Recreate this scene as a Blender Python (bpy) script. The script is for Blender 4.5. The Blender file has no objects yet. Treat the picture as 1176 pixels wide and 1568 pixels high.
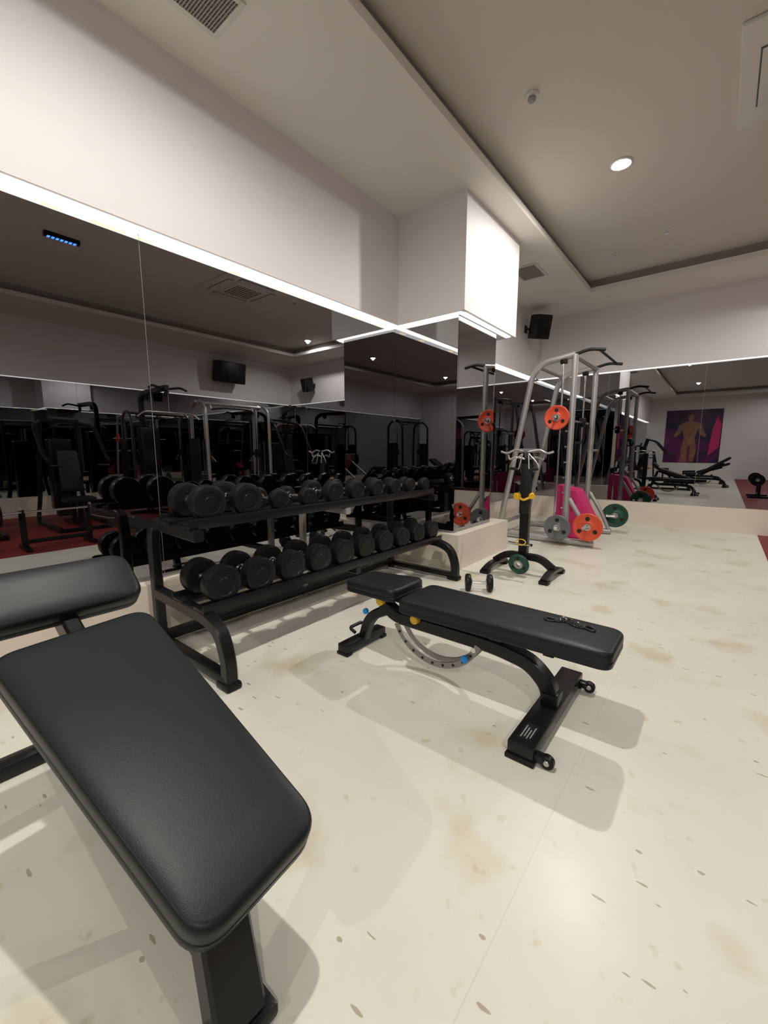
import bpy, bmesh, math, random
from mathutils import Vector, Matrix
random.seed(4)
C = bpy.context.scene.collection
# ------------------------------------------------------------------ materials
def mat(name, col, rough=0.5, metal=0.0, noise=0.0, nscale=5.0, bump=0.0, bscale=200.0, emit=None, estr=0.0, spec=0.5, coat=0.0):
    m = bpy.data.materials.new(name); m.use_nodes = True
    nt = m.node_tree; b = nt.nodes['Principled BSDF']
    b.inputs['Base Color'].default_value = (*col, 1)
    b.inputs['Roughness'].default_value = rough
    b.inputs['Metallic'].default_value = metal
    b.inputs['Specular IOR Level'].default_value = spec
    b.inputs['Coat Weight'].default_value = coat
    tc = nt.nodes.new('ShaderNodeTexCoord')
    if noise > 0:
        n = nt.nodes.new('ShaderNodeTexNoise'); n.inputs['Scale'].default_value = nscale
        n.inputs['Detail'].default_value = 4
        nt.links.new(tc.outputs['Object'], n.inputs['Vector'])
        r = nt.nodes.new('ShaderNodeMix'); r.data_type = 'RGBA'
        r.inputs[6].default_value = (*[c*(1-noise) for c in col], 1)
        r.inputs[7].default_value = (*[min(1, c*(1+noise)) for c in col], 1)
        nt.links.new(n.outputs['Fac'], r.inputs[0]); nt.links.new(r.outputs[2], b.inputs['Base Color'])
    if bump > 0:
        n2 = nt.nodes.new('ShaderNodeTexNoise'); n2.inputs['Scale'].default_value = bscale
        nt.links.new(tc.outputs['Object'], n2.inputs['Vector'])
        bp = nt.nodes.new('ShaderNodeBump'); bp.inputs['Strength'].default_value = bump; bp.inputs['Distance'].default_value = 0.002
        nt.links.new(n2.outputs['Fac'], bp.inputs['Height']); nt.links.new(bp.outputs['Normal'], b.inputs['Normal'])
    if emit:
        b.inputs['Emission Color'].default_value = (*emit, 1); b.inputs['Emission Strength'].default_value = estr
    return m
M = {}
M['wall'] = mat('wall_paint', (.80,.775,.78), .8, noise=.02, nscale=2)
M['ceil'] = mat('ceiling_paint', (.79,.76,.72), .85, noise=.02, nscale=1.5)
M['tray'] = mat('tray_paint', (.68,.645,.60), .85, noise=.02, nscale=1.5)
M['plinth'] = mat('plinth_stone', (.74,.66,.57), .45, noise=.06, nscale=6)
M['mirror'] = mat('mirror_glass', (.33,.332,.34), .0, 1.0)
M['gap'] = mat('mirror_seam', (.40,.40,.40), .4, .0)
M['led'] = mat('led_diffuser', (1,1,1), .5, emit=(.98,.98,.95), estr=2.6)
M['ledwarm'] = mat('led_diode_warm', (1,1,1), .5, emit=(1,.72,.32), estr=5)
M['led2'] = mat('led_diffuser_dim', (1,1,1), .5, emit=(1,.98,.95), estr=1.4)
M['lamp'] = mat('lamp_emitter', (1,1,1), .5, emit=(1,.96,.86), estr=90)
M['vinyl'] = mat('black_vinyl', (.0085,.0125,.0140), .40, noise=.15, nscale=8, bump=.16, bscale=420, spec=.27)
M['black'] = mat('black_powdercoat', (.008,.008,.009), .30, bump=.1, bscale=500, spec=.34)
M['matte'] = mat('black_plastic', (.011,.011,.011), .5, bump=.1, bscale=200, spec=.35)
M['rubber'] = mat('black_rubber', (.0075,.0075,.008), .38, noise=.2, nscale=30, spec=.26)
M['chrome'] = mat('chrome', (.8,.8,.8), .15, 1.0, noise=.03)
M['steel'] = mat('brushed_steel', (.55,.54,.52), .35, 1.0, noise=.1, nscale=40)
M['arc'] = mat('arc_zinc', (.30,.29,.27), .40, .8, noise=.1, nscale=40)
M['chain'] = mat('chain_steel', (.10,.10,.10), .28, .9, noise=.2, nscale=80)
M['silver'] = mat('silver_paint', (.46,.455,.45), .35, .6, noise=.04)
M['yellow'] = mat('yellow_plastic', (.85,.50,.02), .4, noise=.05)
M['blue'] = mat('blue_plastic', (.01,.25,.75), .4, noise=.05)
M['red'] = mat('red_rubber_plate', (.66,.075,.03), .4, noise=.08)
M['green'] = mat('green_rubber_plate', (.007,.065,.036), .4, noise=.08)
M['grey'] = mat('grey_rubber_plate', (.13,.14,.15), .4, noise=.08)
M['pink'] = mat('pink_foam', (.60,.025,.16), .6, noise=.06)
M['redfloor'] = mat('red_rubber_floor', (.20,.018,.015), .6, noise=.15, nscale=60)
M['white'] = mat('white_plastic', (.70,.68,.65), .5, noise=.02)
M['slot'] = mat('dark_slot', (.12,.115,.11), .8, noise=.05)
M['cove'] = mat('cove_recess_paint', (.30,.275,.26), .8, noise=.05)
M['vent'] = mat('vent_grey', (.36,.34,.32), .6, noise=.05)
M['label'] = mat('label_print', (.30,.30,.30), .5, noise=.3, nscale=60)
M['bluelight'] = mat('blue_indicator', (.02,.05,.2), .5, emit=(.05,.2,1), estr=6)

def floor_material():
    m = bpy.data.materials.new('cream_vinyl_floor'); m.use_nodes = True
    nt = m.node_tree; L = nt.links; N = nt.nodes; b = N['Principled BSDF']
    tc = N.new('ShaderNodeTexCoord')
    def noise(scale, detail=4, vec=None):
        n = N.new('ShaderNodeTexNoise'); n.inputs['Scale'].default_value = scale; n.inputs['Detail'].default_value = detail
        L.new(vec if vec else tc.outputs['Object'], n.inputs['Vector']); return n
    def ramp(src, p0, p1, c0, c1):
        r = N.new('ShaderNodeValToRGB'); r.color_ramp.elements[0].position = p0; r.color_ramp.elements[1].position = p1
        r.color_ramp.elements[0].color = (*c0,1); r.color_ramp.elements[1].color = (*c1,1); L.new(src, r.inputs[0]); return r
    def mul(a, bb):
        x = N.new('ShaderNodeMix'); x.data_type = 'RGBA'; x.blend_type = 'MULTIPLY'; x.inputs[0].default_value = 1
        L.new(a, x.inputs[6]); L.new(bb, x.inputs[7]); return x.outputs[2]
    def math_(op, a, bv=None, b2=None):
        n = N.new('ShaderNodeMath'); n.operation = op; L.new(a, n.inputs[0])
        if bv is not None: n.inputs[1].default_value = bv
        if b2 is not None: L.new(b2, n.inputs[1])
        return n.outputs[0]
    base = ramp(noise(1.1).outputs['Fac'], .3, .7, (.69,.675,.585), (.76,.745,.665))
    stain = ramp(noise(2.3,6).outputs['Fac'], .57, .72, (1,1,1), (.80,.72,.56))
    col = mul(base.outputs[0], stain.outputs[0])
    fine = ramp(noise(14,5).outputs['Fac'], .64, .80, (1,1,1), (.76,.68,.52)); col = mul(col, fine.outputs[0])
    mask = math_('GREATER_THAN', noise(1.3,2).outputs['Fac'], .45)
    rag = noise(60,2)
    for ang, sc, th, rare in ((.45,(11,40,1),.22,.958),(1.0,(10,44,1),.20,.966),(2.0,(12,45,1),.20,.970),(.1,(20,30,1),.20,.986)):
        mp = N.new('ShaderNodeMapping'); mp.inputs['Rotation'].default_value = (0,0,ang); mp.inputs['Scale'].default_value = sc
        L.new(tc.outputs['Object'], mp.inputs[0])
        v = N.new('ShaderNodeTexVoronoi'); v.inputs['Scale'].default_value = 1; L.new(mp.outputs[0], v.inputs['Vector'])
        sep = N.new('ShaderNodeSeparateColor'); L.new(v.outputs['Color'], sep.inputs[0])
        g = math_('GREATER_THAN', sep.outputs[0], rare)
        dd = math_('ADD', math_('MULTIPLY', rag.outputs['Fac'], .22), None, v.outputs['Distance'])
        l = math_('LESS_THAN', dd, th+.09)
        mm = math_('MULTIPLY', math_('MULTIPLY', g, None, l), None, mask)
        col = mul(col, ramp(mm, 0, 1, (1,1,1), (.58,.53,.44)).outputs[0])
    sx = N.new('ShaderNodeSeparateXYZ'); L.new(tc.outputs['Object'], sx.inputs[0])
    for out, o_, per in ((0, 20.35, 2.0),(1, 21.3, 7.0)):
        mo = math_('MODULO', math_('ADD', sx.outputs[out], o_), per)
        col = mul(col, ramp(math_('LESS_THAN', mo, .003), 0, 1, (1,1,1), (.90,.89,.86)).outputs[0])
    L.new(col, b.inputs['Base Color'])
    rr = N.new('ShaderNodeMapRange'); rr.inputs['To Min'].default_value = .25; rr.inputs['To Max'].default_value = .48
    L.new(noise(3).outputs['Fac'], rr.inputs[0]); L.new(rr.outputs[0], b.inputs['Roughness'])
    return m
M['floor'] = floor_material()

# ------------------------------------------------------------------ geometry helpers
def finish(bm, name, m, parent=None, smooth=True):
    bmesh.ops.recalc_face_normals(bm, faces=bm.faces)
    me = bpy.data.meshes.new(name); bm.to_mesh(me); bm.free()
    if m is not None: me.materials.append(M[m] if isinstance(m, str) else m)
    if smooth:
        me.polygons.foreach_set('use_smooth', [True]*len(me.polygons))
        try: me.set_sharp_from_angle(angle=math.radians(38))
        except Exception: pass
    o = bpy.data.objects.new(name, me); C.objects.link(o)
    if parent is not None: o.parent = parent
    return o
def bm_box(bm, lo, hi, bev=0.0, seg=2, mtx=None, mi=0):
    r = bmesh.ops.create_cube(bm, size=1)
    vs = r['verts']
    for v in vs:
        v.co = Vector(((v.co.x+.5)*(hi[0]-lo[0])+lo[0], (v.co.y+.5)*(hi[1]-lo[1])+lo[1], (v.co.z+.5)*(hi[2]-lo[2])+lo[2]))
    fs = set(f for v in vs for f in v.link_faces)
    for f in fs: f.material_index = mi
    if mtx is not None:
        for v in vs: v.co = mtx @ v.co
    if bev > 0:
        es = set(e for v in vs for e in v.link_edges)
        bmesh.ops.bevel(bm, geom=list(es), offset=bev, segments=seg, affect='EDGES', profile=.5)
def fillet(pts, r, n=6):
    pts = [Vector(p) for p in pts]; out = [pts[0]]
    for i in range(1, len(pts)-1):
        a, b, c = pts[i-1], pts[i], pts[i+1]
        d1 = (a-b); d2 = (c-b); rr = min(r, d1.length*.48, d2.length*.48)
        p, q = b+d1.normalized()*rr, b+d2.normalized()*rr
        for k in range(n+1):
            t = k/n; out.append(p*(1-t)**2 + b*2*t*(1-t) + q*t*t)
    out.append(pts[-1]); return out
def bm_sweep(bm, pts, prof, up=(0,0,1), closed_caps=True, mi=0):
    pts = [Vector(p) for p in pts]; n = len(pts); rings = []
    up = Vector(up); prev_n = None
    for i, p in enumerate(pts):
        if i == 0: t = pts[1]-pts[0]
        elif i == n-1: t = pts[-1]-pts[-2]
        else: t = (pts[i+1]-p).normalized()+(p-pts[i-1]).normalized()
        t.normalize()
        if prev_n is None:
            s = t.cross(up)
            if s.length < 1e-3: s = t.cross(Vector((1,0,0)))
            s.normalize(); nn = s.cross(t).normalized()
        else:
            nn = (prev_n - t*prev_n.dot(t)).normalized(); s = t.cross(nn).normalized()
        prev_n = nn
        rings.append([bm.verts.new(p + s*a + nn*b) for a, b in prof])
    k = len(prof)
    for i in range(n-1):
        for j in range(k):
            f = bm.faces.new((rings[i][j], rings[i][(j+1)%k], rings[i+1][(j+1)%k], rings[i+1][j])); f.material_index = mi
    if closed_caps:
        f = bm.faces.new(list(reversed(rings[0]))); f.material_index = mi
        f = bm.faces.new(rings[-1]); f.material_index = mi
def circ(r, n=14): return [(r*math.cos(2*math.pi*i/n), r*math.sin(2*math.pi*i/n)) for i in range(n)]
def rect(w, h, c=.008):
    w, h = w/2, h/2
    return [(-w+c,-h),(w-c,-h),(w,-h+c),(w,h-c),(w-c,h),(-w+c,h),(-w,h-c),(-w,-h+c)]
def bm_lathe(bm, prof, p0, axis, n=28, mi=0):
    ax = Vector(axis).normalized(); p0 = Vector(p0)
    s = ax.cross(Vector((0,0,1)))
    if s.length < 1e-3: s = Vector((1,0,0))
    s.normalize(); t = ax.cross(s)
    rings = []
    for r, d in prof:
        if r < 1e-5: rings.append([bm.verts.new(p0+ax*d)])
        else: rings.append([bm.verts.new(p0+ax*d+(s*math.cos(2*math.pi*i/n)+t*math.sin(2*math.pi*i/n))*r) for i in range(n)])
    for a, b in zip(rings, rings[1:]):
        for i in range(n):
            j = (i+1)%n
            if len(a) == 1 and len(b) == 1: continue
            if len(a) == 1: f = bm.faces.new((a[0], b[i], b[j]))
            elif len(b) == 1: f = bm.faces.new((a[i], b[0], a[j]))
            else: f = bm.faces.new((a[i], b[i], b[j], a[j]))
            f.material_index = mi
class G:
    def __init__(s, name, loc=(0,0,0), rz=0):
        s.r = bpy.data.objects.new(name, None); C.objects.link(s.r)
        s.r.empty_display_size = .2; s.r.location = loc; s.r.rotation_euler = (0,0,rz)
    def box(s, name, lo, hi, m='black', bev=.004, mtx=None):
        bm = bmesh.new(); bm_box(bm, lo, hi, bev, 2, mtx); return finish(bm, name, m, s.r)
    def tube(s, name, pts, r=.02, m='black', fil=.0, n=14, up=(0,0,1)):
        bm = bmesh.new(); bm_sweep(bm, fillet(pts, fil) if fil else pts, circ(r, n), up); return finish(bm, name, m, s.r)
    def beam(s, name, pts, w=.05, h=.05, m='black', fil=0, up=(0,1,0)):
        bm = bmesh.new(); bm_sweep(bm, fillet(pts, fil, 8) if fil else pts, rect(w, h, min(.008, w*.3, h*.3)), up); return finish(bm, name, m, s.r)
    def lathe(s, name, prof, p0, axis, m='black', n=28):
        bm = bmesh.new(); bm_lathe(bm, prof, p0, axis, n); return finish(bm, name, m, s.r)
    def disc(s, name, p0, axis, r, t, m='black', n=28, bev=.004):
        return s.lathe(name, [(0,0),(r-bev,0),(r,bev),(r,t-bev),(r-bev,t),(0,t)], p0, axis, m, n)
    def pad(s, name, outline, th, mtx, m='vinyl', cr=.05, bev=.02):
        pts = [Vector((x,y,0)) for x,y in outline]; n = len(pts); out = []
        for i in range(n):
            a, b, c = pts[i-1], pts[i], pts[(i+1)%n]
            d1 = (a-b).normalized()*cr; d2 = (c-b).normalized()*cr
            for k in range(9):
                t = k/8; out.append((b+d1)*(1-t)**2 + b*2*t*(1-t) + (b+d2)*t*t)
        bm = bmesh.new(); cen = sum(out, Vector())/len(out)
        lay = [(bev*(1-math.sin(math.pi/2*k/5)), -bev*(1-math.cos(math.pi/2*k/5))) for k in range(6)]
        seam = th*.62
        lay += [(0.0,-seam+.004),(.004,-seam),(0.0,-seam-.004)]
        lay += [(bev*.4*(1-math.cos(math.pi/2*k/3)), -th+bev*.4*(1-math.sin(math.pi/2*k/3))) for k in range(4)]
        rings = []
        def off(o, ins):
            d = cen-o; L_ = d.length; return o + d*(ins/L_)
        for ins, z in [(.12,.005),(.06,.003)]+lay:
            rings.append([bm.verts.new(mtx @ (off(o, ins)+Vector((0,0,z)))) for o in out])
        bm.faces.new(rings[0])
        for a, b in zip(rings, rings[1:]):
            for i in range(len(out)):
                j = (i+1)%len(out); bm.faces.new((a[i], b[i], b[j], a[j]))
        bm.faces.new(list(reversed(rings[-1])))
        return finish(bm, name, m, s.r)
def frame(o, xd, yd):
    xd = Vector(xd).normalized(); yd = Vector(yd); yd = (yd - xd*yd.dot(xd)).normalized(); zd = xd.cross(yd)
    m = Matrix((xd, yd, zd)).transposed().to_4x4(); m.translation = Vector(o); return m
def single(name, boxes, m, bev=0):
    bm = bmesh.new()
    for lo, hi in boxes: bm_box(bm, lo, hi, bev)
    return finish(bm, name, m, None, smooth=bev > 0)

# ------------------------------------------------------------------ room shell
XL, XR, YB, YF = -3.05, 4.42, -7.5, 8.42
ZM, ZC, ZT, ZP = 2.595, 3.655, 3.84, .375
PX, PR, PY = -2.86, 4.25, 8.25
single('floor', [((XL,YB,-.1),(XR,YF,0))], 'floor')
single('floor_red_zone', [((.52,YB,0),(PR,PY,.004))], 'redfloor')
single('wall_left', [((XL-.1,YB,0),(XL,YF,ZT))], 'wall')
single('wall_right', [((XR,YB,0),(XR+.1,YF,ZT))], 'wall')
single('wall_far', [((XL-.1,YF,0),(XR+.1,YF+.1,ZT))], 'wall')
single('wall_back', [((XL-.1,YB-.1,0),(XR+.1,YB,ZT+.1))], 'wall')
CX0, CY0, CY1 = -2.06, 3.81, 5.10
single('wall_bulkhead_left', [((XL,YB,ZM),(PX,YF,ZC)), ((PX,CY0,ZM),(CX0,CY1,ZC))], 'wall')
single('wall_bulkhead_far', [((PX,PY,ZM),(XR,YF,ZC))], 'wall')
single('wall_bulkhead_right', [((PR,YB,ZM),(XR,PY,ZC))], 'wall')
single('baseboard_left', [((XL,YB,0),(PX,YF,ZP)), ((PX,CY0,0),(CX0,CY1,ZP))], 'plinth')
single('baseboard_far', [((PX,PY,0),(XR,YF,ZP))], 'plinth')
single('baseboard_right', [((PR,YB,.0),(XR,PY,ZP))], 'plinth')
TX0, TX1, TY0, TY1 = -1.80, 2.94, -6.4, 7.34
ZL = ZC+.07
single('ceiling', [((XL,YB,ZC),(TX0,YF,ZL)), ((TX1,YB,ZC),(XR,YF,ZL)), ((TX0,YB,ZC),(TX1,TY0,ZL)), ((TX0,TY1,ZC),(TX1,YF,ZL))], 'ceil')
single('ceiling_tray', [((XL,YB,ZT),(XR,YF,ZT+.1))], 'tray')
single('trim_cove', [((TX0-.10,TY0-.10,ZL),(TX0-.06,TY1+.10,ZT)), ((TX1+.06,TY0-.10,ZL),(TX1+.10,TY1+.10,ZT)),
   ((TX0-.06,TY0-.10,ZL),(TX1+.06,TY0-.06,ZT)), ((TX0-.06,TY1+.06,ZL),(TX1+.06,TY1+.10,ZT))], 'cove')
def mirror_run(name, axis, const, a, b, seams, sgn):
    ss = [s for s in seams if a < s < b]
    cuts = [a]+ss+[b]; bx = []; sb = []
    def bb(p, q, c0, c1):
        c0, c1 = min(c0,c1), max(c0,c1)
        return ((c0,p,ZP),(c1,q,ZM)) if axis == 'y' else ((p,c0,ZP),(q,c1,ZM))
    for p, q in zip(cuts, cuts[1:]): bx.append(bb(p+.0015, q-.0015, const, const-sgn*.02))
    single(name, bx, 'mirror')
    for s in ss: sb.append(bb(s-.0015, s+.0015, const-sgn*.003, const-sgn*.018))
    if sb: single('trim_seam_'+name, sb, 'gap')
seamsL = [1.25+1.33*k for k in range(-7, 2)]
MX = -2.965; FYM = 8.33; RXM = 4.33
CE = 4.78
mirror_run('mirror_left', 'y', MX, YB+.01, 3.90, seamsL, 1)
mirror_run('mirror_left_beyond', 'y', MX, CE+.02, FYM, [6.2,7.5], 1)
single('wall_column_core', [((MX-.02,3.92,ZP),(-2.19,CE,ZM))], 'wall')
mirror_run('mirror_column_side', 'x', 3.90, MX, -2.17, [], -1)
mirror_run('mirror_column_front', 'y', -2.17, 3.92, CE, [], 1)
mirror_run('mirror_column_back', 'x', CE+.02, MX, -2.17, [], 1)
mirror_run('mirror_far', 'x', FYM, MX, RXM, [-1.65,-.3,1.05,2.4,3.75], -1)
mirror_run('mirror_right', 'y', RXM, YB+.01, FYM, [-5.2,-3.85,-2.5,-1.15,.2,1.55,2.9,4.25,5.6,6.95], -1)
z0, z1 = ZM-.010, ZM
single('trim_led_left', [((-2.955,YB+.1,z0),(-2.885,3.895,z1)), ((-2.955,4.91,z0),(-2.885,8.2,z1))], 'led')
single('trim_led_column', [((-2.88,3.840,z0),(-2.11,3.885,z1)), ((-2.150,3.885,z0),(-2.095,5.02,z1))], 'led')
single('trim_led_far', [((PX,8.280,z0),(PR,8.31,z1))], 'led2')
single('trim_led_right', [((4.28,YB+.1,z0),(4.305,8.2,z1))], 'led2')
bx = []
for y in (-1.6,-.7,.25,.82,1.05,1.14,1.30,1.95,2.35,2.6,3.3,3.7,5.4,6.6): bx.append(((-2.935,y-.045,z0-.004),(-2.905,y+.045,z0)))
for y in (4.15,4.55,4.7): bx.append(((-2.135,y-.045,z0-.004),(-2.11,y+.045,z0)))
single('trim_led_warm', bx, 'ledwarm')

# ------------------------------------------------------------------ camera
cam = bpy.data.cameras.new('camera'); co = bpy.data.objects.new('camera', cam); C.objects.link(co)
cam.sensor_fit = 'HORIZONTAL'; cam.sensor_width = 36; cam.lens = 19.59; cam.clip_start = .02
co.location = (0,0,1.25); co.rotation_euler = (math.radians(90-8.35), 0, math.radians(38.7))
bpy.context.scene.camera = co

# ------------------------------------------------------------------ lights
def downlight(x, y, p):
    g = G('ceiling_downlight', (x,y,ZT))
    g.lathe('trim_ring', [(.066,-.001),(.092,-.001),(.095,.006),(.082,.014),(.066,.010)], (0,0,0), (0,0,-1), 'white')
    g.disc('lens', (0,0,-.002), (0,0,-1), .066, .014, 'lamp')
    l = bpy.data.lights.new('downlight_spot', 'SPOT'); l.energy = p; l.spot_size = math.radians(174); l.spot_blend = .5
    l.shadow_soft_size = .035; l.color = (1,.96,.89)
    o = bpy.data.objects.new('lamp_light', l); C.objects.link(o); o.parent = g.r; o.location = (0,0,-.03)
for x, y, p in ((-.956,4.65,195),(-1.0,.75,200),(2.0,7.0,160),(2.0,-1.6,200),(-.95,-3.9,175),(2.0,-5.6,120)):
    downlight(x, y, p)
w = bpy.data.worlds.new('world'); bpy.context.scene.world = w; w.use_nodes = True
w.node_tree.nodes['Background'].inputs[0].default_value = (.5,.5,.5,1); w.node_tree.nodes['Background'].inputs[1].default_value = .2

# ------------------------------------------------------------------ ceiling fixtures
def grille(name, x0, y0, x1, y1, z):
    g = G(name, ((x0+x1)/2,(y0+y1)/2,z)); hx, hy = (x1-x0)/2, (y1-y0)/2
    g.box('backing', (-hx+.02,-hy+.02,-.004), (hx-.02,hy-.02,0), 'slot', 0)
    bm = bmesh.new(); f = .03
    for lo, hi in (((-hx,-hy,-.012),(hx,-hy+f,0)),((-hx,hy-f,-.012),(hx,hy,0)),((-hx,-hy+f,-.012),(-hx+f,hy-f,0)),((hx-f,-hy+f,-.012),(hx,hy-f,0))):
        bm_box(bm, lo, hi, .002)
    finish(bm, 'frame', 'white', g.r)
    bm = bmesh.new()
    for i in range(int((2*hy-2*f)/.016)):
        y = -hy+f+.004+i*.016; bm_box(bm, (-hx+f,y,-.011), (hx-f,y+.007,-.004))
    for i in range(int((2*hx-2*f)/.04)):
        x = -hx+f+.03+i*.04; bm_box(bm, (x,-hy+f,-.010), (x+.003,hy-f,-.005))
    finish(bm, 'fins', 'vent', g.r)
grille('ceiling_vent', -2.55,1.15,-2.24,1.60, ZC)
grille('ceiling_vent', -2.45,5.75,-2.1,6.25, ZC)
g = G('ceiling_air_conditioner', (.40,4.22,ZT))
g.box('panel', (-.54,-.54,-.03), (.54,.54,0), 'white', .012)
g.box('intake', (-.25,-.25,-.045), (.25,.25,-.03), 'white', .006)
for i in range(9): g.box('intake_slot', (-.22,-.21+i*.05,-.047), (.22,-.19+i*.05,-.045), 'slot', 0)
for k in range(4):
    mt = Matrix.Rotation(k*math.pi/2, 4, 'Z')
    g.box('louver_recess', (-.30,.34,-.034), (.30,.44,-.030), 'slot', 0, mt)
    g.box('louver_flap', (-.29,.35,-.040), (.29,.43,-.034), 'white', .003, mt)
def detector(x, y, z):
    g = G('smoke_detector', (x,y,z))
    g.lathe('base', [(0,0),(.05,0),(.05,.012),(.042,.02),(0,.02)], (0,0,0), (0,0,-1), 'white', 20)
    g.lathe('sensor_head', [(0,.02),(.026,.02),(.03,.035),(.02,.048),(0,.05)], (0,0,0), (0,0,-1), 'vent', 20)
def sprinkler(x,y,z):
    g = G('ceiling_sprinkler', (x,y,z))
    g.disc('escutcheon', (0,0,0), (0,0,-1), .045, .010, 'white', 20, .002)
    g.tube('stem', [(0,0,-.008),(0,0,-.04)], .010, 'chrome'); g.disc('deflector', (0,0,-.04), (0,0,-1), .022, .004, 'chrome', 16, .001)
detector(-1.33,3.4,ZT); detector(.17,5.1,ZT); sprinkler(-.75,6.3,ZT); sprinkler(-1.35,6.6,ZT)
g = G('ceiling_emergency_sign', (.6,1.86,ZT), math.pi/2); g.box('housing', (-.18,-.04,-.05), (.18,.04,0), 'matte')
for i in range(7): g.box('glowing_letter', (-.15+i*.044,-.028,-.053), (-.122+i*.044,.028,-.05), 'bluelight', 0)

# ------------------------------------------------------------------ speakers
def speaker(loc, rz, w=.26, h=.36, d=.24, tilt=.25, yaw=0):
    g = G('wall_speaker', loc, rz)
    g.box('wall_bracket', (-.05,0,-.06), (.05,.02,.06), 'matte'); g.tube('bracket_arm', [(0,.015,0),(0,.14,0)], .015)
    mt = Matrix.Translation((0,.12+d/2,0)) @ Matrix.Rotation(yaw, 4, 'Z') @ Matrix.Rotation(-tilt, 4, 'X')
    g.box('cabinet', (-w/2,-d/2,-h/2), (w/2,d/2,h/2), 'matte', .02, mt)
    g.box('front_grille', (-w/2+.015,d/2,-h/2+.015), (w/2-.015,d/2+.008,h/2-.015), 'rubber', .004, mt)
    for k, (zz, rr) in enumerate(((-.06*h/.36,.085*h/.36),(.10*h/.36,.035*h/.36))):
        p = mt @ Vector((0,d/2+.008,zz)); q = mt.to_3x3() @ Vector((0,1,0))
        g.lathe('driver_ring', [(rr*.85,0),(rr,0),(rr,.006),(rr*.85,.006)], p, q, 'matte')
speaker((PX,7.50,3.33), -math.pi/2, .27,.38,.26,.25,-.7)
speaker((3.2,PY,3.05), math.pi)
speaker((PR,6.1,3.2), math.pi/2, .72,.5,.35,.15)

# ------------------------------------------------------------------ adjustable bench
def arc_pts(cx, cz, r, a0, a1, y, n=22):
    return [(cx+r*math.cos(math.radians(a0+(a1-a0)*i/n)), y, cz+r*math.sin(math.radians(a0+(a1-a0)*i/n))) for i in range(n+1)]
def knob(g, name, p, ax, m, r=.022, L=.03):
    g.lathe(name, [(0,0),(r*.5,0),(r*.5,L*.3),(r,L*.35),(r,L*.9),(r*.8,L),(0,L)], p, ax, m, 18)
def adjustable_bench(loc, rz=0, back=0.0):
    g = G('adjustable_bench', loc, rz)
    th = math.radians(back)
    piv = Vector((-.33,0,.45)); xd = Vector((math.cos(th),0,math.sin(th)))
    mt = frame(piv, xd, (0,1,0))
    g.pad('back_pad', [(0,-.175),(1.05,-.15),(1.05,.15),(0,.175)], .075, mt)
    g.box('back_pad_board', (.05,-.10,-.085), (1.0,.10,-.075), 'matte', .003, mt)
    g.beam('back_frame_rail', [mt @ Vector((.05,0,-.11)), mt @ Vector((.80,0,-.11))], .05, .05)
    for x in (.12,.5,.75): g.box('back_bracket', (x,-.04,-.14), (x+.05,.04,-.085), 'black', .003, mt)
    sm = frame((-.77,0,.462), (1,0,.05), (0,1,0))
    g.pad('seat_pad', [(0,-.13),(.41,-.165),(.41,.165),(0,.13)], .07, sm, cr=.06)
    g.beam('seat_rail', [sm @ Vector((.10,0,-.09)), sm @ Vector((.45,0,-.10))], .05, .04)
    g.beam('main_beam', [(-.55,0,.33),(-.45,0,.27),(.18,0,.27),(.36,0,.24),(.45,0,.15),(.46,0,.05)], .075, .07, fil=.16)
    g.beam('seat_post', [(-.50,0,.28),(-.56,0,.38)], .05, .06)
    g.tube('upright_post', [(.16,0,.27),(.16,0,.345)], .03, 'black')
    g.beam('front_leg', [(-.50,0,.30),(-.66,0,.22),(-.72,0,.05)], .06, .06, fil=.1)
    g.box('front_crossbar', (-.77,-.19,.012), (-.69,.19,.07), 'black', .008)
    g.box('rear_crossbar', (.40,-.38,.015), (.51,.38,.075), 'black', .008)
    g.box('crossbar_label', (.425,-.34,.0755), (.485,-.22,.0762), 'matte', 0)
    for i in range(4): g.box('label_print_line', (.435+.012*i,-.33+.01*(i%2),.0763), (.440+.012*i,-.24-.012*(i%3),.0768), 'label', 0)
    g.box('post_mount', (.42,-.045,.075), (.50,.045,.13), 'black', .006)
    for y in (-.35,.33):
        g.box('wheel_bracket', (.505,y-.02,.02), (.545,y+.02,.05), 'black', .004)
        g.disc('transport_wheel', (.555,y-.014,.030), (0,1,0), .028, .030, 'rubber', 20)
        g.disc('wheel_hub', (.555,y-.017,.030), (0,1,0), .012, .036, 'steel', 16, .002)
    for y in (-.36,.36): g.box('end_cap', (.395,y-.03,0), (.515,y+.03,.02), 'rubber', .004)
    for y in (-.17,.17): g.box('foot_cap', (-.775,y-.025,0), (-.685,y+.025,.02), 'rubber', .004)
    for yy in (-.035,.035): g.beam('adjustment_arc', arc_pts(-.17,.36,.285,205,338,yy), .008, .035, 'arc', up=(0,0,1))
    for i in range(9):
        a = math.radians(215+i*13.5); p = Vector((-.17+.285*math.cos(a), -.0395, .36+.285*math.sin(a)))
        g.disc('arc_hole', p, (0,-1,0), .008, .002, 'matte', 12, .0005)
    g.beam('arc_link', [(.12,0,.30),(.10,0,.25)], .05, .05)
    g.tube('arc_pin', [(.075,-.05,.23),(.075,.05,.23)], .014, 'chrome')
    knob(g, 'blue_cap', (.03,-.045,.17), (0,-1,0), 'blue', .02, .02)
    knob(g, 'blue_cap', (-.66,-.03,.26), (0,-1,0), 'blue', .018, .03)
    knob(g, 'yellow_knob', (-.53,-.03,.36), (0,-1,0), 'yellow', .026, .05)
    knob(g, 'yellow_knob', (-.28,-.03,.31), (0,-1,0), 'yellow', .026, .05)
    g.tube('front_handle', [(-.74,-.06,.10),(-.79,-.06,.12),(-.79,.06,.12),(-.74,.06,.10)], .011, 'black', .03)
    return g
adjustable_bench((-.985,1.92,0))
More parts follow.
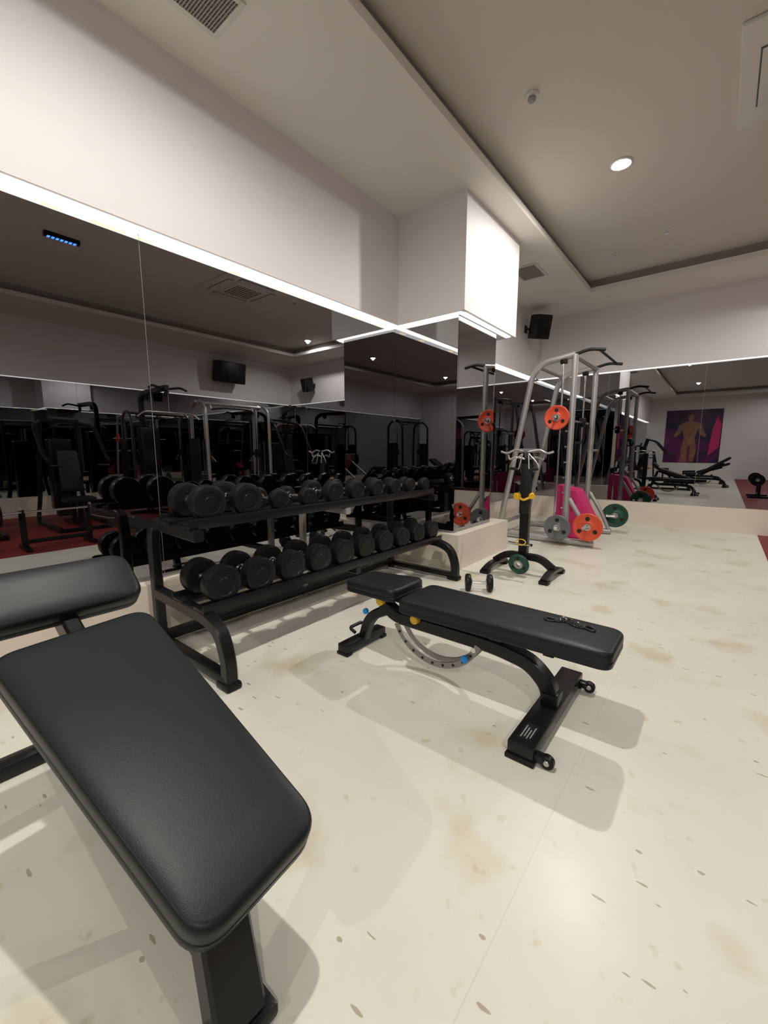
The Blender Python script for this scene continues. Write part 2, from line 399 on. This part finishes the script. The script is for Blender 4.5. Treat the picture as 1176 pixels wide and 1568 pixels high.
adjustable_bench((-.3,-2.0,0), 0, 35)
adjustable_bench((-.4,-3.8,0), 0, 20)
g = G('carabiner_chain', (-.475,1.975,.4535))
def ring(g, name, c, rx, ry, r, m, tilt=0, rz=0):
    pts = []
    for i in range(17):
        a = 2*math.pi*i/16; p = Vector((rx*math.cos(a), ry*math.sin(a), 0))
        p = Matrix.Rotation(rz,3,'Z') @ (Matrix.Rotation(tilt,3,'X') @ p); pts.append(Vector(c)+p)
    g.tube(name, pts, r, m, n=8)
for i in range(7): ring(g, 'chain_link', (-.054+i*.017, .014*math.sin(i*.9), .006+(.006 if i%2 else 0)), .014, .009, .0042, 'chain', (1.1 if i%2 else .1), .5*math.cos(i*.9))
ring(g, 'carabiner', (-.085,-.006,.006), .030, .015, .0055, 'chain', .1, .5); ring(g, 'carabiner', (.078,-.004,.006), .030, .015, .0055, 'chain', .1, -.5)

# ------------------------------------------------------------------ foreground bench
g = G('incline_bench', (-1.3,.42,0))
ox, oy = -1.3, .42
def W(x,y,z): return Vector((x-ox,y-oy,z))
pn, pf = W(-.650,.438,.38), W(-1.53,.365,.70)
mt = frame(pf, pn-pf, (0,1,0)); Lp = (pn-pf).length
g.pad('back_pad', [(0,-.215),(Lp,-.158),(Lp,.158),(0,.215)], .075, mt, cr=.07)
g.box('back_pad_board', (.06,-.12,-.087), (Lp-.06,.12,-.075), 'matte', .003, mt)
g.beam('back_frame_rail', [mt @ Vector((.0,0,-.115)), mt @ Vector((Lp-.08,0,-.115))], .06, .055)
mt2 = frame(W(-1.565,.345,.745), (-.62,0,.60), (0,-1,0))
g.pad('seat_pad', [(0,-.25),(.195,-.24),(.195,.24),(0,.25)], .08, mt2, cr=.06, bev=.025)
g.beam('seat_bracket', [W(-1.44,.37,.615), W(-1.56,.37,.655), W(-1.68,.36,.74)], .08, .05)
g.beam('front_post', [mt @ Vector((Lp-.18,-.02,-.10)), W(-.79,.39,.22), W(-.71,.375,.03)], .07, .115, fil=.08)
g.box('front_foot', tuple(W(-.76,.30,.0)), tuple(W(-.66,.45,.035)), 'black', .008)
g.beam('base_rail', [W(-.74,.40,.04), W(-2.05,.42,.04)], .06, .055)
g.box('rear_foot', tuple(W(-2.10,.08,.0)), tuple(W(-2.02,.76,.06)), 'black', .008)
g.beam('rear_post', [W(-1.75,.42,.06), W(-1.58,.40,.60)], .07, .07)
g.beam('support_strut', [W(-1.05,.42,.06), W(-1.30,.40,.50)], .05, .05)

# ------------------------------------------------------------------ dumbbell rack
g = G('dumbbell_rack', (-2.35,2.3,0)); ox, oy = -2.35, 2.3
Y0, Y1 = 1.10, 3.52
for y in (Y0, Y1):
    g.beam('end_upright', [W(-2.72,y,.0), W(-2.74,y,.70), W(-2.70,y,.82), W(-2.55,y,.80), W(-2.16,y,.79)], .06, .06, fil=.10)
    g.beam('end_front_leg', [W(-1.93,y,.0), W(-1.93,y,.16), W(-1.99,y,.30), W(-2.12,y,.345), W(-2.72,y,.36)], .07, .065, fil=.16)
    g.box('floor_rail', tuple(W(-2.74,y-.035,.02)), tuple(W(-1.93,y+.035,.07)), 'black', .01)
    g.box('foot_cap', tuple(W(-2.0,y-.045,0)), tuple(W(-1.88,y+.045,.04)), 'rubber', .012)
ym = (Y0+Y1)/2
g.beam('middle_upright', [W(-2.74,ym,.0), W(-2.74,ym,.80), W(-2.2,ym,.79)], .05, .05, 'silver', fil=.08)
g.beam('middle_arm', [W(-2.72,ym,.34), W(-2.1,ym,.335)], .05, .05)
g.box('back_floor_rail', tuple(W(-2.76,Y0,.03)), tuple(W(-2.69,Y1,.09)), 'black', .008)
def shelf(nm, xf, xb, zt):
    for nm2, x in (('front_rail', xf), ('back_rail', xb)):
        g.box(nm+'_'+nm2, tuple(W(x-.055,Y0-.03,zt-.035)), tuple(W(x+.055,Y1+.03,zt)), 'black', .006)
    g.box(nm+'_front_lip', tuple(W(xf+.055,Y0-.03,zt-.035)), tuple(W(xf+.066,Y1+.03,zt+.025)), 'black', .003)
    g.box(nm+'_back_lip', tuple(W(xb-.066,Y0-.03,zt-.035)), tuple(W(xb-.055,Y1+.03,zt+.025)), 'black', .003)
shelf('top_shelf', -2.27, -2.50, .855); shelf('bottom_shelf', -2.17, -2.40, .395)
def dumbbell_mesh(r, t, L):
    bm = bmesh.new()
    for sg in (-1, 1):
        c = sg*L/2; b = .014
        prof = [(0,-t/2+.004),(r*.42,-t/2+.004),(r*.45,-t/2),(r-b,-t/2),(r-b*.3,-t/2+b*.3),(r,-t/2+b),(r,t/2-b),(r-b*.3,t/2-b*.3),(r-b,t/2),(r*.62,t/2),(r*.60,t/2-.003),(r*.36,t/2-.003),(r*.34,t/2-.001),(0,t/2-.001)]
        bm_lathe(bm, prof, (c,0,0), (sg,0,0), 26, 0)
        bm_lathe(bm, [(.02,0),(.03,0),(.032,.006),(.028,.014),(.016,.016)], (c-sg*(t/2+.012),0,0), (sg,0,0), 18, 1)
    hl = L/2-t/2
    bm_lathe(bm, [(.0,-hl),(.014,-hl),(.0135,-hl*.6),(.0165,0),(.0135,hl*.6),(.014,hl),(0,hl)], (0,0,0), (1,0,0), 16, 1)
    bmesh.ops.recalc_face_normals(bm, faces=bm.faces)
    me = bpy.data.meshes.new('dumbbell_mesh'); bm.to_mesh(me); bm.free()
    me.materials.append(M['rubber']); me.materials.append(M['chrome'])
    me.polygons.foreach_set('use_smooth', [True]*len(me.polygons)); me.set_sharp_from_angle(angle=math.radians(35))
    return me
cache = {}
def dumbbell(x, y, z, r, t, L, rz=0):
    k = (r,t,L)
    if k not in cache: cache[k] = dumbbell_mesh(r,t,L)
    o = bpy.data.objects.new('dumbbell', cache[k]); C.objects.link(o); o.location = (x,y,z); o.rotation_euler = (0,0,rz)
n = 10
for i in range(n):
    y = 1.215+i*(3.43-1.215)/(n-1)
    r = round(.108-.002*i, 3)
    dumbbell(-2.285, y, .395+r, r, .085, .24)
rt = [.102,.100,.072,.069,.084,.082,.080,.076,.072,.068]
for i in range(n):
    y = 1.215+i*(3.45-1.215)/(n-1)
    dumbbell(-2.385, y, .855+rt[i], rt[i], .085 if rt[i]>.075 else .065, .24)
dumbbell(-1.60,3.36,.078,.078,.05,.19,.55)

# ------------------------------------------------------------------ plates
def plate(g, name, c, r, t, m, ax=(0,1,0)):
    prof = [(.028,0),(r*.32,0),(r*.34,-.004),(r*.40,.004),(r*.80,.004),(r*.84,0),(r-.006,0),(r,.006),(r,t-.006),(r-.006,t),(r*.84,t),(r*.80,t-.004),(r*.4,t-.004),(r*.34,t),(.028,t),(.028,0)]
    g.lathe(name, prof, c, ax, m, 32)
    g.lathe(name+'_hub', [(.024,-.002),(.045,-.002),(.045,t+.002),(.024,t+.002),(.024,-.002)], c, ax, 'steel', 20)
    a = Vector(ax).normalized()
    s = a.cross(Vector((0,0,1))).normalized(); tt = a.cross(s)
    for k in range(3):
        an = k*2.094+.5; p = Vector(c)+(s*math.cos(an)+tt*math.sin(an))*r*.6 - a*.001
        g.disc(name+'_grip', p, a, r*.15, t+.002, 'matte', 14, .001)

# ------------------------------------------------------------------ smith machine
g = G('smith_machine', (-1.8,6.35,0)); ox, oy = -1.8, 6.35
YA, YC = 5.84, 6.95
for y, s in ((YA,-1),(YC,1)):
    g.tube('leaning_tube', [W(-2.50,y,.05), W(-2.10,y,2.25), W(-1.98,y,2.40), W(-1.56,y,2.46)], .038, 'silver', .18)
    g.tube('front_upright', [W(-1.56,y,.05), W(-1.56,y,2.46)], .038, 'silver')
    g.tube('base_rail', [W(-2.55,y,.045), W(-1.35,y,.045), W(-1.20,y,.045)], .04, 'silver', .05)
    g.tube('front_brace', [W(-1.22,y,.05), W(-1.36,y,.35), W(-1.53,y,.62)], .028, 'silver', .1)
    g.tube('guide_rod', [W(-1.70,y,.10), W(-1.70,y,2.40)], .014, 'chrome')
    g.box('rod_foot', tuple(W(-1.74,y-.035,.03)), tuple(W(-1.66,y+.035,.12)), 'black', .006)
    g.box('rod_head', tuple(W(-1.74,y-.03,2.36)), tuple(W(-1.66,y+.03,2.46)), 'black', .006)
    g.box('bar_carriage', tuple(W(-1.745,y-.035,1.60)), tuple(W(-1.655,y+.035,1.74)), 'black', .01)
    g.tube('pull_up_grip', [W(-1.56,y,2.46), W(-1.40,y,2.50), W(-1.22,y,2.47)], .020, 'matte', .06)
    for k in range(8): g.disc('safety_peg', W(-1.60,y+s*.03,.5+k*.2), (0,s,0), .011, .05, 'chrome', 12, .002)
    if s < 0: plate(g, 'bar_plate', W(-1.70,y+s*.16-.03,1.67), .155, .035, 'red')
    g.tube('storage_peg', [W(-1.28,y,.28), W(-1.28,y+s*.22,.28)], .022, 'chrome')
    plate(g, 'stored_plate', W(-1.26 if s<0 else -1.18,y+s*.09-(0 if s>0 else .03),.28), .18, .03, 'red' if s<0 else 'green')
    g.tube('storage_peg', [W(-1.62,y,.24), W(-1.62,y+s*.22,.24)], .022, 'chrome')
    if s < 0: plate(g, 'stored_plate', W(-1.62,y+s*.13-.03,.24), .17, .03, 'grey')
    g.tube('bar_hook', [W(-1.50,y,1.35), W(-1.42,y,1.35), W(-1.40,y,1.42)], .015, 'black', .03)
g.tube('storage_peg', [W(-1.28,YC,.28), W(-1.18,YC+.02,.28), W(-1.18,YC+.20,.28)], .022, 'chrome')
g.tube('smith_bar', [W(-1.70,YA-.32,1.67), W(-1.70,YC+.32,1.67)], .016, 'chrome')
for nm, x, z in (('top_crossbar',-1.56,2.44),('rear_top_crossbar',-2.03,2.37),('rear_low_crossbar',-2.46,.20),('rear_mid_crossbar',-2.28,1.25)):
    g.tube(nm, [W(x,YA,z), W(x,YC,z)], .03, 'silver')
g.tube('pull_up_bar', [W(-1.30,YA+.02,2.49), W(-1.30,YC-.02,2.49)], .016, 'matte')

# pink foam wedge standing inside the machine
g = G('foam_wedge', (-1.66,6.45,0))
bm = bmesh.new()
prof = [(-.20,0),(.34,0),(.38,.20),(.12,.70),(-.20,.76)]
a = [bm.verts.new((x,-.16,z)) for x,z in prof]; b2 = [bm.verts.new((x,.16,z)) for x,z in prof]
bm.faces.new(a); bm.faces.new(list(reversed(b2)))
for i in range(5): bm.faces.new((a[i],b2[i],b2[(i+1)%5],a[(i+1)%5]))
bmesh.ops.bevel(bm, geom=bm.edges[:], offset=.02, segments=3, affect='EDGES')
finish(bm, 'foam_body', 'pink', g.r)

# ------------------------------------------------------------------ attachment stand
g = G('cable_attachment_stand', (-1.5,4.16,0))
for x in (-.30,.30):
    g.beam('curved_foot', [(x,-.26,.03),(x,-.12,.07),(x,.12,.07),(x,.26,.03)], .07, .05, fil=.1)
    for y in (-.24,.24): g.box('foot_pad', (x-.045,y-.04,0), (x+.045,y+.04,.035), 'rubber', .006)
g.beam('base_bar', [(-.30,0,.09),(-.18,0,.18),(.18,0,.18),(.30,0,.09)], .07, .06, fil=.1)
g.beam('post', [(0,0,.16),(0,0,1.18)], .09, .07)
g.box('slot_plate', (-.05,-.045,.62), (.05,-.03,1.12), 'matte', .004)
knob(g, 'yellow_knob', (-.05,-.04,.80), (-.4,-1,0), 'yellow', .035, .06); knob(g, 'yellow_knob', (.07,-.04,.81), (.4,-1,0), 'yellow', .03, .06)
g.tube('yellow_strap', [(-.07,-.05,.80),(0,-.08,.76),(.07,-.05,.80),(.08,-.04,.84)], .012, 'yellow', .03)
for s in (-1,1):
    g.tube('hook_arm', [(0,-.02,1.16),(s*.10,-.05,1.19),(s*.17,-.06,1.16),(s*.18,-.06,1.21)], .010, 'steel', .03)
    g.tube('handle_frame', [(s*.03,-.07,1.22),(s*.12,-.10,1.14),(s*.15,-.10,1.08),(s*.05,-.10,1.07),(s*.03,-.07,1.22)], .007, 'steel', .02)
    g.tube('handle_grip', [(s*.14,-.10,1.075),(s*.06,-.10,1.07)], .014, 'matte')
    g.tube('curl_bar', [(s*.02,-.06,1.24),(s*.12,-.04,1.26),(s*.20,-.05,1.22),(s*.26,-.05,1.24)], .010, 'steel', .03)
    g.tube('low_peg', [(0,-.03,.30),(s*.12,-.12,.33)], .014, 'chrome')
ring(g, 'hanging_chain', (0,-.09,.34), .05,.03,.005,'yellow',1.2,0)
plate(g, 'leaning_plate', (.0,-.13,.115), .105, .028, 'green', (0,1,.18))

# ------------------------------------------------------------------ machines on the opposite side
def stack(g, x0, y0, w=.24, d=.16, h=1.25, shroud=True, fm='black'):
    g.box('weight_stack', (x0-w/2,y0-d/2,.12), (x0+w/2,y0+d/2,.75), 'matte', .004)
    for i in range(14): g.box('stack_gap', (x0-w/2-.002,y0-d/2-.002,.16+i*.042), (x0+w/2+.002,y0+d/2+.002,.163+i*.042), 'steel', 0)
    for s in (-1,1): g.tube('guide_rod', [(x0+s*w*.3,y0,.08),(x0+s*w*.3,y0,h)], .012, 'chrome')
    if shroud:
        g.pad('stack_shroud', [(-w/2-.05,-d/2-.04),(w/2+.05,-d/2-.04),(w/2+.05,d/2+.04),(-w/2-.05,d/2+.04)], h-.15, Matrix.Translation((x0,y0+.02,h+.1)), fm, cr=.05, bev=.03)
def seat(g, x, y, z=.5, back=True, ang=12):
    g.pad('seat_pad', [(-.2,-.2),(.2,-.2),(.2,.2),(-.2,.2)], .08, Matrix.Translation((x,y,z)))
    g.beam('seat_post', [(x,y,.05),(x,y,z-.08)], .08,.06)
    if back:
        mt = Matrix.Translation((x,y+.24,z+.08)) @ Matrix.Rotation(math.radians(90-ang),4,'X')
        g.pad('back_pad', [(-.16,0),(.16,0),(.14,.7),(-.14,.7)], .07, mt)
        g.beam('back_post', [(x,y+.34,.05),(x,y+.42,z+.75)], .07,.06)
def press_machine(name, x, y, rz, fm='black', H=1.75):
    g = G(name, (x,y,0), rz)
    stack(g, 0, .75, fm=fm, h=1.35); seat(g, 0, -.05)
    for s in (-1,1):
        g.beam('side_frame', [(s*.38,-.5,.04),(s*.38,.85,.04),(s*.30,.90,.5),(s*.26,.62,H)], .07,.06, fm, .15, up=(1,0,0))
        g.tube('press_arm', [(s*.26,.60,H-.02),(s*.42,.30,H-.10),(s*.42,-.12,1.15),(s*.40,-.30,1.08)], .03, fm, .12)
        g.tube('hand_grip', [(s*.40,-.30,1.02),(s*.22,-.34,1.02)], .018, 'matte')
    g.beam('top_beam', [(-.28,.62,H),(.28,.62,H)], .07,.06, fm, up=(0,0,1)); g.beam('floor_beam', [(0,-.45,.04),(0,.85,.04)], .08,.05, fm)
    g.box('front_foot', (-.4,-.53,0), (.4,-.45,.06), 'black')
def pulldown_machine(name, x, y, rz, fm='black', H=2.35):
    g = G(name, (x,y,0), rz)
    stack(g, 0, .55, fm=fm, h=1.6); seat(g, 0, -.35, .5, False)
    g.beam('mast', [(0,.75,.0),(0,.78,H-.1),(0,.60,H),(0,-.35,H+.02)], .09,.08, fm, .15, up=(1,0,0))
    g.beam('floor_beam', [(0,-.6,.05),(0,.80,.05)], .09,.06, fm); g.box('floor_foot', (-.35,.72,0),(.35,.82,.07), 'black'); g.box('floor_foot', (-.35,-.64,0),(.35,-.55,.07), 'black')
    g.disc('pulley', (-.02,-.33,H-.08), (1,0,0), .06, .04, 'matte'); g.disc('pulley', (-.02,.5,H-.08), (1,0,0), .06, .04, 'matte')
    g.tube('cable', [(0,-.39,H-.08),(0,-.39,1.95)], .004, 'steel'); g.tube('lat_bar', [(-.55,-.39,1.83),(-.42,-.39,1.93),(.42,-.39,1.93),(.55,-.39,1.83)], .016, 'chrome', .06)
    g.tube('thigh_roller', [(-.25,-.15,.68),(.25,-.15,.68)], .055, 'vinyl'); g.beam('roller_post', [(0,-.05,.3),(0,-.12,.70)], .05,.05, fm)
    for s in (-1,1): g.tube('side_handle', [(s*.04,-.3,H),(s*.25,-.35,H+.04),(s*.33,-.42,H-.02)], .02, 'matte', .06)
def cable_machine(name, x, y, rz, fm='silver', H=2.25, half=.75):
    g = G(name, (x,y,0), rz)
    for s in (-1,1):
        X = s*half
        for dy in (-.32,.32): g.tube('upright', [(X,dy,.04),(X,dy*.9,H-.15),(X,dy*.2,H)], .035, fm, .18)
        g.tube('floor_rail', [(X,-.42,.04),(X,.42,.04)], .035, fm)
        g.tube('column_rod', [(X-s*.12,0,.06),(X-s*.12,0,H-.08)], .025, 'chrome')
        g.box('pulley_carriage', (X-s*.12-.05,-.05,1.1), (X-s*.12+.05,.05,1.28), 'black', .01)
        g.disc('pulley', (X-s*.2,-.015,1.19), (0,1,0), .05, .03, 'matte')
        g.tube('stirrup_handle', [(X-s*.22,0,1.15),(X-s*.30,-.06,1.02),(X-s*.30,.06,1.02),(X-s*.22,0,1.15)], .007, 'chrome')
        stack(g, X, 0, .2, .3, 1.45, False, fm)
        g.box('stack_guard', (X+s*.11,-.2,.1), (X+s*.125,.2,1.5), 'matte', .003)
    g.tube('top_crossbar', [(-half,0,H-.03),(half,0,H-.03)], .035, fm); g.tube('pull_up_bar', [(-.5,-.06,H-.15),(-.3,-.22,H-.12),(.3,-.22,H-.12),(.5,-.06,H-.15)], .017, 'matte', .08)
    g.tube('bar_mount', [(-.5,-.06,H-.15),(-.5,0,H-.03)], .02, fm); g.tube('bar_mount', [(.5,-.06,H-.15),(.5,0,H-.03)], .02, fm)
def leg_press(name, x, y, rz):
    g = G(name, (x,y,0), rz)
    for s in (-1,1):
        g.tube('slide_rail', [(s*.3,-.5,.35),(s*.3,1.0,1.35)], .03, 'silver'); g.beam('base', [(s*.3,-.9,.04),(s*.3,1.1,.04)], .08,.06)
        g.beam('rear_post', [(s*.3,1.0,.04),(s*.3,1.0,1.35)], .07,.06, up=(0,1,0)); g.tube('plate_peg', [(s*.33,.45,1.0),(s*.62,.45,1.0)], .025, 'chrome')
        plate(g, 'loaded_plate', (s*.48-.02,.45,1.0), .21, .035, 'rubber', (1,0,0))
    mt = Matrix.Translation((0,.45,.9)) @ Matrix.Rotation(math.radians(124),4,'X'); g.box('foot_plate', (-.34,-.25,-.015),(.34,.3,.015), 'steel', .006, mt)
    mt = Matrix.Translation((0,-.95,.85)) @ Matrix.Rotation(math.radians(-42),4,'X'); g.pad('back_pad', [(-.24,0),(.24,0),(.24,.75),(-.24,.75)], .08, mt)
    g.pad('seat_pad', [(-.22,-.42),(.22,-.42),(.22,-.08),(-.22,-.08)], .08, Matrix.Translation((0,0,.36)))
    g.beam('seat_support', [(0,-.25,.04),(0,-.25,.28)], .1,.1); g.beam('back_support', [(0,-.85,.04),(0,-.82,.62)], .07,.07)
    g.beam('cross_base', [(-.3,1.05,.04),(.3,1.05,.04)], .07,.06, up=(0,0,1)); g.beam('cross_base', [(-.3,-.85,.04),(.3,-.85,.04)], .07,.06, up=(0,0,1))
R = -math.pi/2
press_machine('chest_press_machine', 2.3, 2.2, R)
pulldown_machine('lat_pulldown_machine', 2.3, 3.6, R)
cable_machine('cable_crossover_machine', 2.5, 5.2, R)
press_machine('shoulder_press_machine', 2.3, 6.8, R, H=2.0)
press_machine('leg_extension_machine', 2.3, .8, R, H=1.6)
pulldown_machine('seated_row_machine', 3.2, 7.4, R+.4)
leg_press('leg_press_machine', 2.4, -1.2, R)
cable_machine('cable_crossover_machine', 2.6, -4.2, R, 'black')
press_machine('pec_fly_machine', -2.0, -5.3, math.pi/2)
# low barbell stand to the right of the camera (seen only in the mirror)
g = G('barbell_stand', (.85,1.55,.004))
for y in (-.35,.35):
    g.beam('upright', [(0,y,.03),(0,y,.50)], .06, .06); g.box('foot', (-.22,y-.03,0), (.22,y+.03,.05), 'black', .008)
    g.tube('bar_hook', [(0,y,.50),(-.06,y,.46),(-.09,y,.47),(-.10,y,.52)], .012, 'black', .02)
g.beam('spreader', [(0,-.35,.10),(0,.35,.10)], .05, .05, up=(0,0,1))
g.tube('barbell_shaft', [(-.065,-.72,.487),(-.065,.72,.487)], .014, 'chrome')
for s in (-1,1):
    g.tube('barbell_sleeve', [(-.065,s*.52,.487),(-.065,s*.80,.487)], .025, 'chrome'); plate(g, 'barbell_plate', (-.065,s*.58-.02,.487), .15, .04, 'rubber')

# poster on the back wall
pm = bpy.data.materials.new('poster_print'); pm.use_nodes = True; nt = pm.node_tree; b = nt.nodes['Principled BSDF']; b.inputs['Roughness'].default_value = .4
tc = nt.nodes.new('ShaderNodeTexCoord'); nz = nt.nodes.new('ShaderNodeTexNoise'); nz.inputs['Scale'].default_value = .8; nz.inputs['Distortion'].default_value = .6
rp = nt.nodes.new('ShaderNodeValToRGB'); e = rp.color_ramp.elements; e[0].position=.44; e[0].color=(.016,.008,.045,1); e[1].position=.78; e[1].color=(.60,.16,.08,1)
x = e.new(.62); x.color = (.14,.010,.11,1)
nt.links.new(tc.outputs['Object'], nz.inputs[0]); nt.links.new(nz.outputs['Fac'], rp.inputs[0]); nt.links.new(rp.outputs[0], b.inputs['Base Color'])
g = G('wall_poster', (-1.15,YB+.001,1.9))
g.box('print', (-1.05,0,-1.2), (1.05,.02,1.2), pm, 0)
skin = mat('poster_figure', (.28,.13,.07), .5, noise=.7, nscale=6)
half = [(0,1.0),(.09,.98),(.11,.82),(.06,.70),(.30,.62),(.44,.50),(.50,.25),(.62,.05),(.54,-.05),(.38,.10),(.30,.30),(.20,-.05),(.24,-.30),(.30,-.65),(.22,-1.15),(.06,-1.15),(.05,-.45),(0,-.40)]
bm = bmesh.new()
for sg in (1,-1):
    f1 = [bm.verts.new((sg*x-.1,.021,z)) for x,z in half]; f2 = [bm.verts.new((sg*x-.1,.026,z)) for x,z in half]
    bm.faces.new(f2); bm.faces.new(list(reversed(f1)))
    for i in range(len(half)): j=(i+1)%len(half); bm.faces.new((f1[i],f1[j],f2[j],f2[i]))
finish(bm, 'printed_athlete', skin, g.r, smooth=False)
bm = bmesh.new()
pts = [(-.62,-.9),(-1.0,-.5),(-1.02,.5),(-.85,.9),(-.72,.3)]
f1 = [bm.verts.new((-x,.021,z)) for x,z in pts]; f2 = [bm.verts.new((-x,.024,z)) for x,z in pts]
bm.faces.new(f2); bm.faces.new(list(reversed(f1)))
for i in range(5): j=(i+1)%5; bm.faces.new((f1[i],f1[j],f2[j],f2[i]))
finish(bm, 'printed_pink_shape', 'pink', g.r, smooth=False)

sc = bpy.context.scene
sc.view_settings.view_transform = 'Standard'
sc.view_settings.look = 'None'; sc.view_settings.exposure = 0.15
